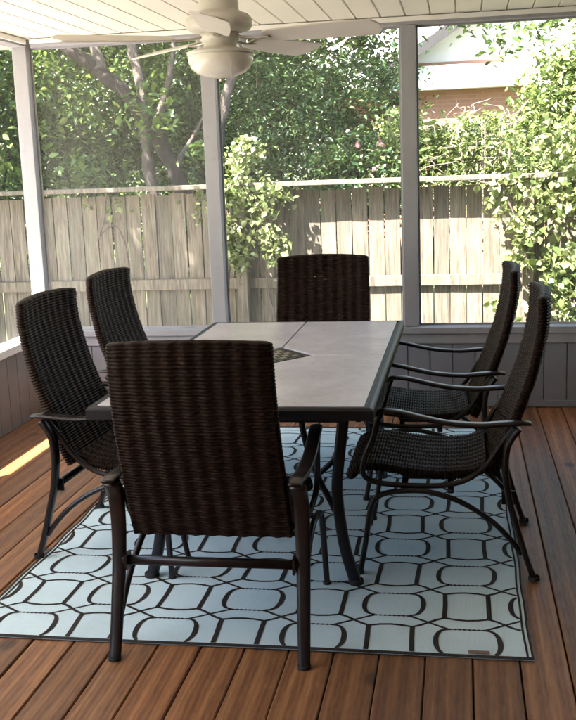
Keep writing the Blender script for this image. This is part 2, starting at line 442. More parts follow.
# ------------------------------------------------------------------ chairs
def pl(P, s):
    """polyline by cumulative length -> function of length"""
    P = catmull([(0,a,b) for a,b in P], 8); L = [0]
    for a, b in zip(P, P[1:]): L.append(L[-1]+(b-a).length)
    def f(d):
        d = max(0, min(L[-1]-1e-6, d)); i = int(np.searchsorted(L, d, side='right'))-1
        i = min(i, len(P)-2); k = (d-L[i])/(L[i+1]-L[i]); p = P[i].lerp(P[i+1], k); tg = (P[i+1]-P[i]).normalized()
        return p.y, p.z, tg.y, tg.z
    return f, L[-1]
def weave_panel(prof, hw0, hw1, th, bow, arch, seed, holes=0, corner=.02):
    rnd = random.Random(seed)
    f, L = pl(prof, 0)
    strand = .0108; ns = int(L/strand)*6; nu = 96
    V = []; F = []
    front = []; 
    jit = [rnd.uniform(-.0009,.0009) for _ in range(97)]
    rowoff = [rnd.uniform(-.0007,.0007) for _ in range(ns+2)]
    for side_ in (0, 1):
        for j in range(ns+1):
            d = L*j/ns; y, z, ty, tz = f(d); w = d/L
            hw = hw0+(hw1-hw0)*w
            # rounded corners near the free end (w=1)
            e = (L-d)
            if e < corner: hw -= corner-math.sqrt(max(0, corner*corner-(corner-e)**2))*1.0
            ph = d/strand
            row = int(ph); fr = ph-row
            ny, nz = -tz, ty      # one normal
            nub = .0034*abs(math.sin(PI*ph))**.8
            for i in range(nu+1):
                u = -1+2*i/nu
                x = u*(hw+nub*.9)
                k = u*hw/.0255                     # stakes
                rib = .5+.5*math.cos(2*PI*u*hw/.052)
                par = math.cos(PI*(u*hw/.013)+PI*(row%2))
                amp = 1+.35*math.sin(row*2.3+u*9)*math.sin(row*.71+u*3.1)
                nub *= 1; h = (.0046+.0005*math.sin(7*u+.13*row))*rib + .0009*amp + jit[row % 97]*math.cos(9*u+row) + nub*1.15 + .0008*par*abs(math.sin(PI*fr))
                edge = 1-abs(u)
                t2 = th/2*(1 if edge > .05 else math.sqrt(max(0, 1-((.05-edge)/.05)**2)))
                et = 1
                if e < .012: et = math.sqrt(max(0.02, 1-((.012-e)/.012)**2))
                off = (t2*et + (h if edge > .01 else h*.3)) * (1 if side_ else -1)
                b = bow*(1-u*u)*w; ar = arch*(1-u*u)*max(0, (w-.8)/.2)
                V.append((x, y-b+ny*off+ty*ar, z+nz*off+tz*ar))
    n1 = (ns+1)*(nu+1)
    hole = set()
    if holes:
        for _ in range(holes):
            cj = rnd.gauss(.55, .14); ci = rnd.gauss(.64, .10)
            j0 = int(cj*ns/4)*4; i0 = int(ci*nu/ (nu*.026/(hw0)) ) if False else int(ci*nu)
            if 4 < j0 < ns-6 and 3 < i0 < nu-4:
                hole.add((j0, i0)); hole.add((j0, i0+1))
    for s in (0, 1):
        for j in range(ns):
            for i in range(nu):
                if (j, i) in hole: continue
                a = s*n1+j*(nu+1)+i; q = (a, a+1, a+nu+2, a+nu+1)
                F.append(q if s else q[::-1])
    for j in range(ns):
        for i in (0, nu):
            a = j*(nu+1)+i; b = a+nu+1; q = (a, b, b+n1, a+n1); F.append(q if i else q[::-1])
    for i in range(nu):
        for j in (0, ns):
            a = j*(nu+1)+i; q = (a, a+1, a+1+n1, a+n1); F.append(q if j == 0 else q[::-1])
    return V, [], F
def make_chair():
    t = thing('dining_chair', '', 'chair')
    back = [(.152,.375),(.118,.45),(.078,.561),(.020,.726),(-.012,.871),(-.020,.95),(-.018,1.018)]
    seat = [(.165,.402),(.24,.376),(.36,.370),(.48,.384),(.57,.397),(.63,.392),(.662,.366),(.666,.345)]
    obj('backrest', weave_panel(back, .258, .247, .026, .026, .010, 3, holes=70, corner=.015), M['wicker'], t, smooth=True)
    obj('seat', weave_panel(seat, .250, .245, .024, 0, 0, 5, holes=0, corner=.02), M['wicker'], t, smooth=True)
    mm = M['metal']
    for s in (-1, 1):
        X = Vector((1,0,0))
        bm = B()    # rear leg
        tube(bm, [(s*.292,.060,.562),(s*.294,.098,.50),(s*.295,.106,.41),(s*.296,.092,.298),(s*.298,.062,.185),(s*.300,.030,.075),(s*.302,.003,.0)], [.026,.0255,.024,.0225,.021,.020,.019], [.013,.0125,.012,.012,.0115,.011,.011], 12, 6, X, .35)
        leg = obj('rear_leg', bm, mm, t, smooth=True)
        bm = B(); lathe(bm, [(0,-.001),(.0205,-.001),(.0205,.012),(.0185,.014)], s*.302, .004, 16); obj('foot_cap', bm, M['rubber'], leg)
        bm = B()    # arched leg
        tube(bm, [(s*.292,.634,.0),(s*.290,.610,.13),(s*.288,.594,.235),(s*.286,.572,.288),(s*.285,.530,.312),(s*.285,.450,.322),(s*.285,.376,.318),(s*.286,.268,.285),(s*.290,.161,.220),(s*.294,.09,.150),(s*.298,.048,.095)], .0112, .0105, 10, 6, X)
        leg = obj('arched_leg', bm, mm, t, smooth=True)
        bm = B(); lathe(bm, [(0,-.001),(.0150,-.001),(.0150,.012),(.013,.014)], s*.292, .633, 16); obj('foot_cap', bm, M['rubber'], leg)
        bm = B()    # side loop: back of arm -> under the seat -> front post
        tube(bm, [(s*.278,.070,.565),(s*.274,.115,.505),(s*.268,.172,.418),(s*.264,.24,.362),(s*.262,.32,.338),(s*.262,.42,.334),(s*.262,.52,.338),(s*.264,.59,.352),(s*.268,.618,.385),(s*.274,.606,.45),(s*.280,.575,.525),(s*.285,.558,.585),(s*.285,.545,.615)], .0105, .0105, 10, 6, X)
        obj('seat_support', bm, mm, t, smooth=True)
        bm = B()    # arm
        tube(bm, [(s*.290,.018,.578),(s*.290,.06,.581),(s*.292,.12,.577),(s*.292,.20,.572),(s*.292,.31,.580),(s*.290,.40,.598),(s*.288,.48,.617),(s*.286,.54,.622),(s*.286,.568,.606)], [.020,.024,.025,.024,.023,.023,.023,.021,.016], [.006,.009,.0095,.009,.009,.009,.009,.008,.006], 12, 6, X, .3)
        obj('armrest', bm, mm, t, smooth=True)
    bm = B(); tube(bm, [(-.285,.093,.298),(.285,.093,.298)], .013, .015, 10, 1, Vector((0,1,0)), .3)
    st = obj('stretcher', bm, mm, t, smooth=True)
    for s in (-1, 1):
        bm = B(); box(bm, s*.268-.004, s*.268+.004, .070, .118, .272, .322)
        obj('bracket', bm, mm, st)
    for y in (.30, .47):
        bm = B()
        tube(bm, [(-.285,y,.320),(.285,y,.320)], .012, .006, 8, 1, Vector((0,1,0)), .3)
        obj('cross_bar', bm, mm, t, smooth=True)
    for s in (-1, 1):
        bm = B()
        for q in range(3): box(bm, s*.13-.03, s*.13+.03, .29-.004*q, .48+.004*q, .3275+q*.009, .333+q*.009)
        box(bm, s*.13-.02, s*.13+.02, .36, .42, .350, .358)
        obj('rocker_spring', bm, mm, t)
    return t
chair = make_chair()
GRP = 'wicker dining chairs around the tile table'
spots = [(-.776, 2.815, 0, 'high-back brown wicker chair at the near end of the table, seen from behind'),
         (.262, 3.84, PI/2, 'brown wicker chair right of the table, nearer of that pair, rocking base in full view'),
         (.20, 4.70, PI/2+.03, 'brown wicker chair right of the table, the one nearer the back screened wall'),
         (-1.65, 3.91, -PI/2-.06, 'brown wicker chair left of the table, nearer the camera, beside the left half wall'),
         (-1.685, 4.76, -PI/2-.05, 'brown wicker chair left of the table, half hidden behind the nearer left chair'),
         (-.735, 5.425, PI, 'brown wicker chair at the far end of the table, only its backrest showing')]
for i, (x, y, a, lb) in enumerate(spots):
    c = chair if i == 0 else copy_tree(chair)
    c.location = (x, y, .006 if i in (1,2,3,4) else .0); c.rotation_euler = (0,0,a)
    c['label'] = lb; c['category'] = 'chair'; c['group'] = GRP
bpy.context.view_layer.update()

# ------------------------------------------------------------------ table
def table():
    t = thing('dining_table', 'rectangular patio dining table with four stone-look tiles and a dark mosaic diamond in the middle', 'table', (-.765,4.095,.006))
    hx, hy, zt = .487, .925, .724
    bm = B()
    # rim: mitred frame with rounded profile
    prof = [(0,-.042),(0,-.010),(.004,-.003),(.012,.0),(.022,.0),(.026,-.003),(.026,-.042)]
    rings = []
    for sx, sy in ((-1,-1),(1,-1),(1,1),(-1,1)):
        rings.append([bm.verts.new((sx*(hx-d), sy*(hy-d), zt+z)) for d, z in prof])
    for i in range(4):
        a, b = rings[i], rings[(i+1)%4]
        for k in range(len(prof)): j = (k+1)%len(prof); bm.faces.new((a[k],b[k],b[j],a[j]))
    obj('rim', bm, M['blackmetal'], t)
    bm = B(); box(bm, -hx+.027, hx-.027, -hy+.027, hy-.027, zt-.03, zt-.008); obj('grout_bed', bm, M['mos_dark'], t)
    # four tiles with the corner cut off for the diamond
    dx, dy = .158, .185
    for sx in (-1, 1):
        for sy in (-1, 1):
            x0, x1, y0, y1 = .0038, hx-.032, .0038, hy-.032
            pts = [(dx+.006, y0), (x1, y0), (x1, y1), (x0, y1), (x0, dy+.006)]
            pts = [(sx*a, sy*b) for a, b in pts]
            if sx*sy < 0: pts.reverse()
            bm = B(); lo = [bm.verts.new((a,b,zt-.0078)) for a,b in pts]; hi = [bm.verts.new((a,b,zt+.0005)) for a,b in pts]
            bm.faces.new(hi); bm.faces.new(list(reversed(lo)))
            for k in range(5): j = (k+1)%5; bm.faces.new((lo[k],lo[j],hi[j],hi[k]))
            obj('tile', bm, M['tile'], t, bevel=.0015)
    # mosaic
    bm = B(); n = 7
    def P(a, b): return ((a-b)*dx/2*1.0, (a+b)*dy/2*1.0)
    for i in range(n):
        for j in range(n):
            a0, a1 = -1+2*i/n+.03, -1+2*(i+1)/n-.03; b0, b1 = -1+2*j/n+.03, -1+2*(j+1)/n-.03
            ring = max(abs(i-3), abs(j-3)); mi = 0 if ring == 3 or ring == 1 and (i+j)%2 else (1 if (i+j)%2 == 0 else 0)
            q = [P(a0,b0),P(a1,b0),P(a1,b1),P(a0,b1)]
            q = [(x*.96, y*.96) for x, y in q]
            lo = [bm.verts.new((x,y,zt-.0078)) for x,y in q]; hi = [bm.verts.new((x,y,zt-.0002)) for x,y in q]
            fs = [bm.faces.new(hi), bm.faces.new(list(reversed(lo)))]+[bm.faces.new((lo[k],lo[(k+1)%4],hi[(k+1)%4],hi[k])) for k in range(4)]
            for f in fs: f.material_index = mi
    obj('mosaic_inset', bm, [M['mos_dark'], M['mos_light']], t)
    # apron rails
    bm = B()
    for s in (-1,1):
        box(bm, s*.40-.012, s*.40+.012, -.80, .80, .655, .683)
        box(bm, -.385, .385, s*.83-.012, s*.83+.012, .655, .683)
    for y in (-.4, 0, .4): box(bm, -.385, .385, y-.012, y+.012, .658, .681)
    obj('apron', bm, M['blackmetal'], t)
    for sx in (-1,1):
        for sy in (-1,1):
            y = sy*.635
            bm = B()
            tube(bm, [(sx*.362,y,.682),(sx*.355,y,.617),(sx*.338,y,.48),(sx*.326,y,.36),(sx*.334,y,.24),(sx*.352,y,.12),(sx*.386,y,.0)], [.0235]*7, [.021,.021,.020,.020,.020,.020,.022], 12, 6, Vector((0,1,0)), .35)
            l = obj('leg', bm, M['blackmetal'], t, smooth=True)
            bm = B(); lathe(bm, [(0,-.002),(.028,-.002),(.028,.012),(.025,.016)], sx*.386, y, 16); obj('foot_cap', bm, M['rubber'], l)
    for sy in (-1,1):
        y = sy*.635
        for sx in (-1,1):
            bm = B()
            tube(bm, [(sx*.340,y,.214),(sx*.305,y,.30),(sx*.262,y,.39),(sx*.225,y,.50),(sx*.205,y,.60),(sx*.20,y,.656)], .009, .011, 8, 6, Vector((0,1,0)), .3)
            tube(bm, [(sx*.338,y+.001,.485),(sx*.30,y+.001,.445),(sx*.255,y+.001,.405)], .009, .010, 8, 6, Vector((0,1,0)), .3)
            obj('brace', bm, M['blackmetal'], t, smooth=True)
table()

# ------------------------------------------------------------------ rug
def rug():
    X0, X1, Y0, Y1 = -1.658, .214, 2.925, 5.668
    rnd = random.Random(4)
    def wob(y): return .004*math.sin(y*7.1)+.003*math.sin(y*17.3+1)
    def zz(x, y):
        e = min(x-X0, X1-x, y-Y0, Y1-y)
        return .0035 + .0012*math.sin(x*5+1)*math.sin(y*6) + (0.002*max(0, 1-e/.05))*(.5+.5*math.sin(y*23))
    def wx(x, y): return x + wob(y)*(1 if x < -.7 else .5)
    bm = B(); nx, ny = 60, 90
    g = []
    for j in range(ny+1):
        y = Y0+(Y1-Y0)*j/ny; r = []
        for i in range(nx+1):
            x = X0+(X1-X0)*i/nx; r.append(bm.verts.new((wx(x,y), y, zz(x,y)+.001)))
        g.append(r)
    for a, b in zip(g, g[1:]):
        for i in range(nx): bm.faces.new((a[i],a[i+1],b[i+1],b[i])).material_index = 0
    # edge thickness
    def skirt(seq):
        lo = [bm.verts.new((v.co.x, v.co.y, .0025)) for v in seq]
        for k in range(len(seq)-1): bm.faces.new((lo[k],lo[k+1],seq[k+1],seq[k])).material_index = 1
    skirt(g[0]); skirt(list(reversed(g[-1]))); skirt([r[0] for r in reversed(g)]); skirt([r[-1] for r in g])
    def quad(p, lift, mi):
        bm.faces.new([bm.verts.new((wx(x,y), y, zz(x,y)+.001+lift)) for x, y in p]).material_index = mi
    IX0, IX1, IY0, IY1 = X0+.022, X1-.022, Y0+.024, Y1-.024
    def ribbon(pts, w, lift, dash=None):
        P = [Vector((a,b)) for a,b in pts]; L = [0]
        for a, b in zip(P, P[1:]): L.append(L[-1]+(b-a).length)
        n = max(2, int(L[-1]/.006))
        if dash: n = int(L[-1]/.0075)
        def at(d):
            i = 0
            while i < len(P)-2 and L[i+1] < d: i += 1
            k = (d-L[i])/max(1e-9, L[i+1]-L[i]); return P[i].lerp(P[i+1], k), (P[i+1]-P[i]).normalized(), d/L[-1]
        for s in range(n):
            d0, d1 = L[-1]*s/n, L[-1]*(s+1)/n
            if dash and s % 2: ww = .6
            else: ww = 1
            (a, ta, fa), (b, tb, fb) = at(d0), at(d1)
            m = (a+b)/2
            if not (IX0 < m.x < IX1 and IY0 < m.y < IY1): continue
            wa = (w(fa) if callable(w) else w)/2*ww; wb = (w(fb) if callable(w) else w)/2*ww
            na = Vector((-ta.y,ta.x)); nb = Vector((-tb.y,tb.x))
            quad([a+na*wa, a-na*wa, b-nb*wb, b+nb*wb], lift, 1)
    px, py = .248, .265; cx0, cy0 = .018, 3.025
    for j in range(-1, 11):
        for k in range(-8, 3):
            cx, cy = cx0+k*px, cy0+j*py
            oval = (k+j) % 2 == 0
            hw, hh = px/2, py/2
            q = 1+.03*math.sin(k*3.3+j*1.7)
            if not oval:
                for s in (-1, 1):
                    ribbon([(cx+s*(.068*q+.004), cy-.094), (cx+s*.071*q, cy), (cx+s*(.068*q+.004), cy+.094)], .0165, .0012)
                    tl = [(cx-hw, cy+s*hh), (cx-.100, cy+s*.112), (cx-.072, cy+s*.095), (cx-.036, cy+s*.106), (cx, cy+s*.110), (cx+.036, cy+s*.106), (cx+.072, cy+s*.095), (cx+.100, cy+s*.112), (cx+hw, cy+s*hh)]
                    ribbon(tl, .0122, .0008)
            else:
                for s in (-1, 1):
                    ribbon([(cx-hw, cy+s*hh), (cx-.064, cy+s*.092), (cx-.058, cy+s*.089)], .0112, .0004)
                    ribbon([(cx+.058, cy+s*.089), (cx+.064, cy+s*.092), (cx+hw, cy+s*hh)], .0112, .0004)
                    ribbon([(cx-.058, cy+s*.089), (cx+.058, cy+s*.089)], .0112, .0004, dash=True)
                    arc = []
                    for a in range(-12, 13):
                        th = a/12*PI*.5; arc.append((cx+s*(.058+.043*abs(math.cos(th))**.8), cy+.086*math.copysign(abs(math.sin(th))**.9, math.sin(th))))
                    ribbon(arc, lambda f: .010+.0075*math.sin(PI*f)**1.5, .0015)
    # border strips
    def strip(x0,x1,y0,y1,l=.0020):
        n = max(1, int(max(x1-x0,y1-y0)/.03))
        for s in range(n):
            if x1-x0 > y1-y0: a, b = x0+(x1-x0)*s/n, x0+(x1-x0)*(s+1)/n; quad([(a,y0),(b,y0),(b,y1),(a,y1)], l, 1)
            else: a, b = y0+(y1-y0)*s/n, y0+(y1-y0)*(s+1)/n; quad([(x0,a),(x1,a),(x1,b),(x0,b)], l, 1)
    strip(X0, X1, Y0, Y0+.020); strip(X0, X1, Y1-.020, Y1)
    for a, b in ((X0,X0+.007),(X0+.015,X0+.022),(X1-.007,X1),(X1-.022,X1-.015)): strip(a, b, Y0+.02, Y1-.02)
    bm.normal_update()
    for f in bm.faces:
        if f.normal.z < -.5: f.normal_flip()
    me = bpy.data.meshes.new('rug'); bm.to_mesh(me); bm.free()
    for m in (M['rug'], M['rugbrown']): me.materials.append(m)
    o = bpy.data.objects.new('area_rug', me); C.objects.link(o)
    tag(o, 'pale aqua outdoor rug with brown ovals and squares under the dining set', 'rug')
    bm = B(); box(bm, .02, .085, 2.950, 2.968, .006, .0085); obj('tag', bm, M['rugtag'], o)
rug()

# ------------------------------------------------------------------ ceiling fan
def fan():
    fx, fy = -.955, 4.17; zb = 2.02
    t = thing('ceiling_fan', 'cream ceiling fan with five blades and a frosted bowl light, hanging above the table', 'ceiling fan', (fx,fy,0))
    bm = B(); lathe(bm, [(0,CEIL),(.075,CEIL),(.078,CEIL-.02),(.066,CEIL-.05),(.045,CEIL-.075),(.022,CEIL-.09),(0,CEIL-.09)]); obj('canopy', bm, M['fan'], t, smooth=True)
    bm = B(); lathe(bm, [(0,2.262),(.016,2.262),(.016,2.19),(0,2.19)], seg=16); obj('downrod', bm, M['fan'], t, smooth=True)
    bm = B(); lathe(bm, [(0,2.205),(.045,2.202),(.072,2.19),(.080,2.175),(.082,2.130),(.088,2.122),(.118,2.112),(.132,2.098),(.136,2.084),(.1365,2.080),(.136,2.076),(.132,2.062),(.118,2.050),(.085,2.042),(0,2.042)]); obj('motor_housing', bm, M['fan'], t, smooth=True)
    bm = B(); lathe(bm, [(0,2.041),(.078,2.041),(.078,2.012),(.066,2.004),(.066,1.990),(.074,1.984),(.118,1.976),(.136,1.968),(.136,1.958),(0,1.958)])
    obj('light_fitter', bm, M['fan'], t, smooth=True)
    bm = B(); lathe(bm, [(.130,1.9575),(.134,1.952),(.131,1.930),(.120,1.906),(.100,1.888),(.070,1.875),(.035,1.868),(0,1.866)]); bw = obj('light_bowl', bm, M['bowl'], t, smooth=True)
    bm = B(); lathe(bm, [(0,1.866),(.010,1.865),(.011,1.858),(.006,1.852),(0,1.850)], seg=16); obj('finial', bm, M['brassy'], bw, smooth=True)
    for k in range(2):
        bm = B(); a = 5.2+k*1.0; tube(bm, [(.08*math.cos(a),.08*math.sin(a),1.99),(.145*math.cos(a),.145*math.sin(a),1.93),(.147*math.cos(a),.147*math.sin(a),1.86-.04*k)], .0012, .0012, 6, 4); obj('pull_chain', bm, M['brassy'], t)
    base = 198+9.85
    for k in range(5):
        A = math.radians(base+72*k)
        R = Matrix.Rotation(A, 4, 'Z') @ Matrix.Translation((0,0,zb)) @ Matrix.Rotation(math.radians(-16), 4, 'X')
        bm = B(); n = 18; up = []; dn = []
        for i in range(n+1):
            f = i/n; r = .19+f*.475; w = .048+.022*math.sin(min(1,f*1.3)*PI/2)
            if f > .93: w *= math.sqrt(max(0, 1-((f-.93)/.07)**2))*.6+.4
            if f < .05: w *= .8
            for s in (-1, 1):
                up.append(bm.verts.new(R@Vector((r, s*w, .003)))); dn.append(bm.verts.new(R@Vector((r, s*w, -.003))))
        for i in range(n):
            a = 2*i
            bm.faces.new((up[a],up[a+2],up[a+3],up[a+1])); bm.faces.new((dn[a],dn[a+1],dn[a+3],dn[a+2]))
            bm.faces.new((up[a],dn[a],dn[a+2],up[a+2])); bm.faces.new((up[a+1],up[a+3],dn[a+3],dn[a+1]))
        bm.faces.new((up[0],up[1],dn[1],dn[0])); bm.faces.new((up[-1],up[-2],dn[-2],dn[-1]))
        bl = obj('blade', bm, M['fanblade'], t)
        bm = B()
        q = Matrix.Rotation(A, 4, 'Z')
        tube(bm, [q@Vector((.075,0,zb+.006)), q@Vector((.12,0,zb-.004)), q@Vector((.17,.0,zb-.008)), q@Vector((.215,0,zb-.007))], [.012,.010,.014,.030], [.006,.005,.004,.003], 8, 5, q.to_3x3()@Vector((0,1,0)))
        obj('blade_bracket', bm, M['brassy'], bl, smooth=True)
fan()

# ------------------------------------------------------------------ fence
FY = 8.8
def fence():
    t = thing('wooden_fence', 'tall weathered grey-brown board fence behind the porch, with rails and posts facing it', 'fence', (0,FY,GZ))
    rnd = random.Random(11)
    posts = [-9.21, -6.77, -4.33, -1.885, .56, 3.0, 5.45]
    for p in posts:
        bm = B(); box(bm, p-.045, p+.045, -.13, -.042, 0, 1.675); obj('fence_post', bm, M['fence'], t, bevel=.005)
    for a, b in zip(posts, posts[1:]):
        bm = B(); x = a
        while x < b-.01:
            w = min(.138, b-x)-rnd.uniform(.004, .012); z1 = 1.64+rnd.uniform(-.01,.01); y = rnd.uniform(0,.007); sk = rnd.uniform(-.005,.005); bw = rnd.uniform(-.004,.004)
            v = []
            for (xx, yy) in ((x+.002,y),(x+w,y+bw),(x+w,y+.018+bw),(x+.002,y+.018)):
                v.append([bm.verts.new((xx, yy, .03)), bm.verts.new((xx+sk*.5, yy+rnd.uniform(-.002,.002), .8)), bm.verts.new((xx+sk, yy, z1))])
            for i in range(4):
                j = (i+1)%4
                for k in range(2): bm.faces.new((v[i][k],v[j][k],v[j][k+1],v[i][k+1]))
            bm.faces.new([q[2] for q in v]); bm.faces.new([q[0] for q in reversed(v)])
            x += .1385
        obj('board_panel', bm, M['fence'], t)
        for z, h in ((.22,.088),(.80,.088)):
            bm = B(); box(bm, a+.002, b-.002, -.040, -.002, z+rnd.uniform(-.008,.008), z+h); obj('rail', bm, M['fence'], t, bevel=.004)
        bm = B(); box(bm, a+.002, b-.003, -.185, .05, 1.680, 1.718)
        o = obj('cap_rail', bm, M['fence'], t, bevel=.005); o.location.z = rnd.uniform(-.006,.006)
fence()

# ------------------------------------------------------------------ vegetation
def leaves_mesh(centers, size, updir=.5, aspect=.5, spread=True):
    """folded 4-triangle leaves at given points (n,3)"""
    n = len(centers); c = centers
    nrm = RNG.normal(size=(n,3)); nrm[:,2] = np.abs(nrm[:,2])+updir; nrm /= np.linalg.norm(nrm, axis=1)[:,None]
    a = RNG.normal(size=(n,3)); a[:,2] -= .35; a -= nrm*np.sum(a*nrm, axis=1)[:,None]; a /= np.linalg.norm(a, axis=1)[:,None]
    b = np.cross(nrm, a)
    s = (size*(RNG.uniform(.45,1.0,n)+.55*RNG.random(n)**4))[:,None]
    w = s*aspect
    V = np.stack([c-a*s*.5, c-a*s*.08+b*w*.5+nrm*s*.10, c+a*s*.25+b*w*.33+nrm*s*.07, c+a*s*.55-nrm*s*.06, c+a*s*.25-b*w*.33+nrm*s*.07, c-a*s*.08-b*w*.5+nrm*s*.10], axis=1).reshape(-1,3)
    base = np.arange(n)*6
    F = np.concatenate([np.stack([base, base+1, base+2, base+3], 1), np.stack([base, base+3, base+4, base+5], 1)])
    return V, F
def leaf_obj(name, V, F, mat, parent=None):
    me = bpy.data.meshes.new(name)
    me.vertices.add(len(V)); me.vertices.foreach_set('co', V.astype(np.float32).ravel())
    me.loops.add(len(F)*4); me.loops.foreach_set('vertex_index', F.astype(np.int32).ravel())
    me.polygons.add(len(F)); me.polygons.foreach_set('loop_start', np.arange(len(F), dtype=np.int32)*4)
    try: me.polygons.foreach_set('loop_total', np.full(len(F), 4, dtype=np.int32))
    except Exception: pass
    me.update(calc_edges=True); me.validate()
    me.materials.append(mat)
    o = bpy.data.objects.new(name, me); C.objects.link(o)
    if parent: o.parent = parent
    return o
def blob_points(blobs, n, nclump, csize, shell=.55):
    """points in clumps spread through ellipsoids (x,y,z,rx,ry,rz)"""
    B_ = np.array(blobs, float); vol = B_[:,3]*B_[:,4]*B_[:,5]; pr = vol/vol.sum()
    k = RNG.choice(len(B_), nclump, p=pr)
    d = RNG.normal(size=(nclump,3)); d /= np.linalg.norm(d, axis=1)[:,None]
    r = RNG.uniform(shell**3, 1, nclump)**(1/3)*RNG.uniform(.86,1.12,nclump)
    cc = B_[k,:3]+d*B_[k,3:]*r[:,None]
    cs = csize*RNG.uniform(.5,1.5,nclump)
    j = RNG.integers(0, nclump, n)
    return cc[j]+RNG.normal(size=(n,3))*cs[j][:,None]*np.array([1,1,.75])
def limb(bm, pts, r0, r1, seg=9):
    P = catmull(pts, 4); n = len(P); rr = random.Random(int(r0*1e4)+n)
    P = [p+Vector((rr.uniform(-.3,.3)*r0, rr.uniform(-.3,.3)*r0, 0)) if 0 < i < n-1 else p for i, p in enumerate(P)]
    tube(bm, P, [(r0+(r1-r0)*i/(n-1))*rr.uniform(.86,1.16)*(1+.5*max(0,1-i/3)) for i in range(n)], None, seg, 3, Vector((1,.1,0)))
def shrub(name, label, cat, loc, blobs, n, nclump, cs, size, mat, group=None, stems=5, shell=.55, asp=.5, bark='bark_dark'):
    t = thing(name, label, cat, loc, 0, group)
    P = blob_points(blobs, int(n*1.7), int(nclump*1.0), cs*.8, shell)
    P[:,2] = np.maximum(P[:,2], .05)
    V, F = leaves_mesh(P, size*.95, .5, asp); leaf_obj('foliage', V, F, M[mat], t)
    bm = B(); rnd = random.Random(n)
    for i in range(stems):
        b = blobs[rnd.randrange(len(blobs))]; x, y, z = b[0]+rnd.uniform(-.5,.5)*b[3], b[1]+rnd.uniform(-.5,.5)*b[4], b[2]+rnd.uniform(-.1,.6)*b[5]
        bx, by = x*.25+rnd.uniform(-.1,.1), y*.25
        limb(bm, [(bx,by,0), (bx+(x-bx)*.35, by+(y-by)*.3, z*.4), (x+rnd.uniform(-.1,.1), y, z*.8), (x+rnd.uniform(-.2,.2), y, z+.2)], .035, .007, 6)
    obj('stems', bm, M[bark], t, smooth=True)
    return t
G = GZ
# --- main multi-trunk tree behind the left of the fence
def tree(name, label, loc, limbs, blobs, n, nclump, cs, size, mat, barkm, group, shell=.5, asp=.5):
    t = thing(name, label, 'tree', loc, 0, group)
    for i, (mm, L) in enumerate(limbs):
        bm = B()
        for (pts, r0, r1) in L: limb(bm, pts, r0, r1)
        obj('trunk' if i == 0 else 'limb', bm, M[mm or barkm], t, smooth=True)
    P = blob_points(blobs, int(n*1.5), int(nclump*1.2), cs*.85, shell); V, F = leaves_mesh(P, size*.95, .5, asp)
    leaf_obj('crown', V, F, M[mat], t); return t
TG = 'trees beyond the fence'
tree('broadleaf_tree', 'tree with a pale upright trunk crossed by a long brown leaning limb, behind the fence', (-3.12,10.2,G),
     [('bark', [([(-.02,.0,0),(.02,0,1.2),(-.02,0,1.9),(-.06,0,2.5),(-.14,.1,3.05),(-.2,.3,3.9),(-.1,.5,5.2)], .07, .035)]),
      ('bark_dark', [([(.62,.05,0),(.50,-.1,1.2),(.28,-.2,1.9),(.0,-.22,2.45),(-.42,-.2,2.85),(-.95,-.2,3.25),(-1.5,-.1,3.9),(-2.1,0,4.8)], .095, .045)]),
      ('bark', [([(-.4,-.2,2.85),(-.5,-.1,3.4),(-.45,0,4.1)], .05, .02), ([(.06,.1,2.35),(.20,.15,2.75),(.27,.2,3.2),(.40,.3,4.2)], .035, .02), ([(.3,-.1,1.9),(.62,.1,2.5),(.9,.2,3.3)], .022, .01)])],
     [(-1.8,.9,3.6,1.5,.9,.9),(-.2,1.2,3.9,1.6,.9,1.0),(1.3,.7,3.9,1.2,.9,.9),(-2.6,.6,4.6,1.3,1,.8),(0,.5,5.2,2.4,1.6,.9),(-.9,.6,2.8,.9,.5,.6),(-2.4,.4,2.8,.7,.5,.5),(.55,-.35,1.95,.35,.15,.3),(-.9,-.3,2.0,.7,.2,.45),(.9,-.2,2.6,.3,.2,.3),(.1,-.35,2.55,.4,.15,.35),(-3,-2.2,5.1,1.8,1.3,.7),(-.8,-2,5.2,1.6,1.2,.7),(.7,-1.7,5.2,1.0,1.0,.6)], 26000, 620, .17, .115, 'leaf_mid', 'bark', TG)
tree('broadleaf_tree', 'slim tree with a thin leaning trunk beside the left grey back post, beyond the fence', (-2.42,10.0,G),
     [('bark', [([(.0,0,0),(.02,0,1.5),(.06,.0,2.1),(.17,0,2.55),(.30,.1,3.0),(.50,.2,3.8),(.6,.3,4.8)], .065, .03)]),
      ('bark', [([(.05,0,2.1),(-.06,.1,2.6),(-.12,.1,3.2),(-.1,.2,4.2)], .04, .02)])],
     [(.7,.6,4.2,1.3,.9,.6),(.1,.9,4.9,1.6,1,.7)], 5000, 150, .16, .10, 'leaf_mid', 'bark', TG)
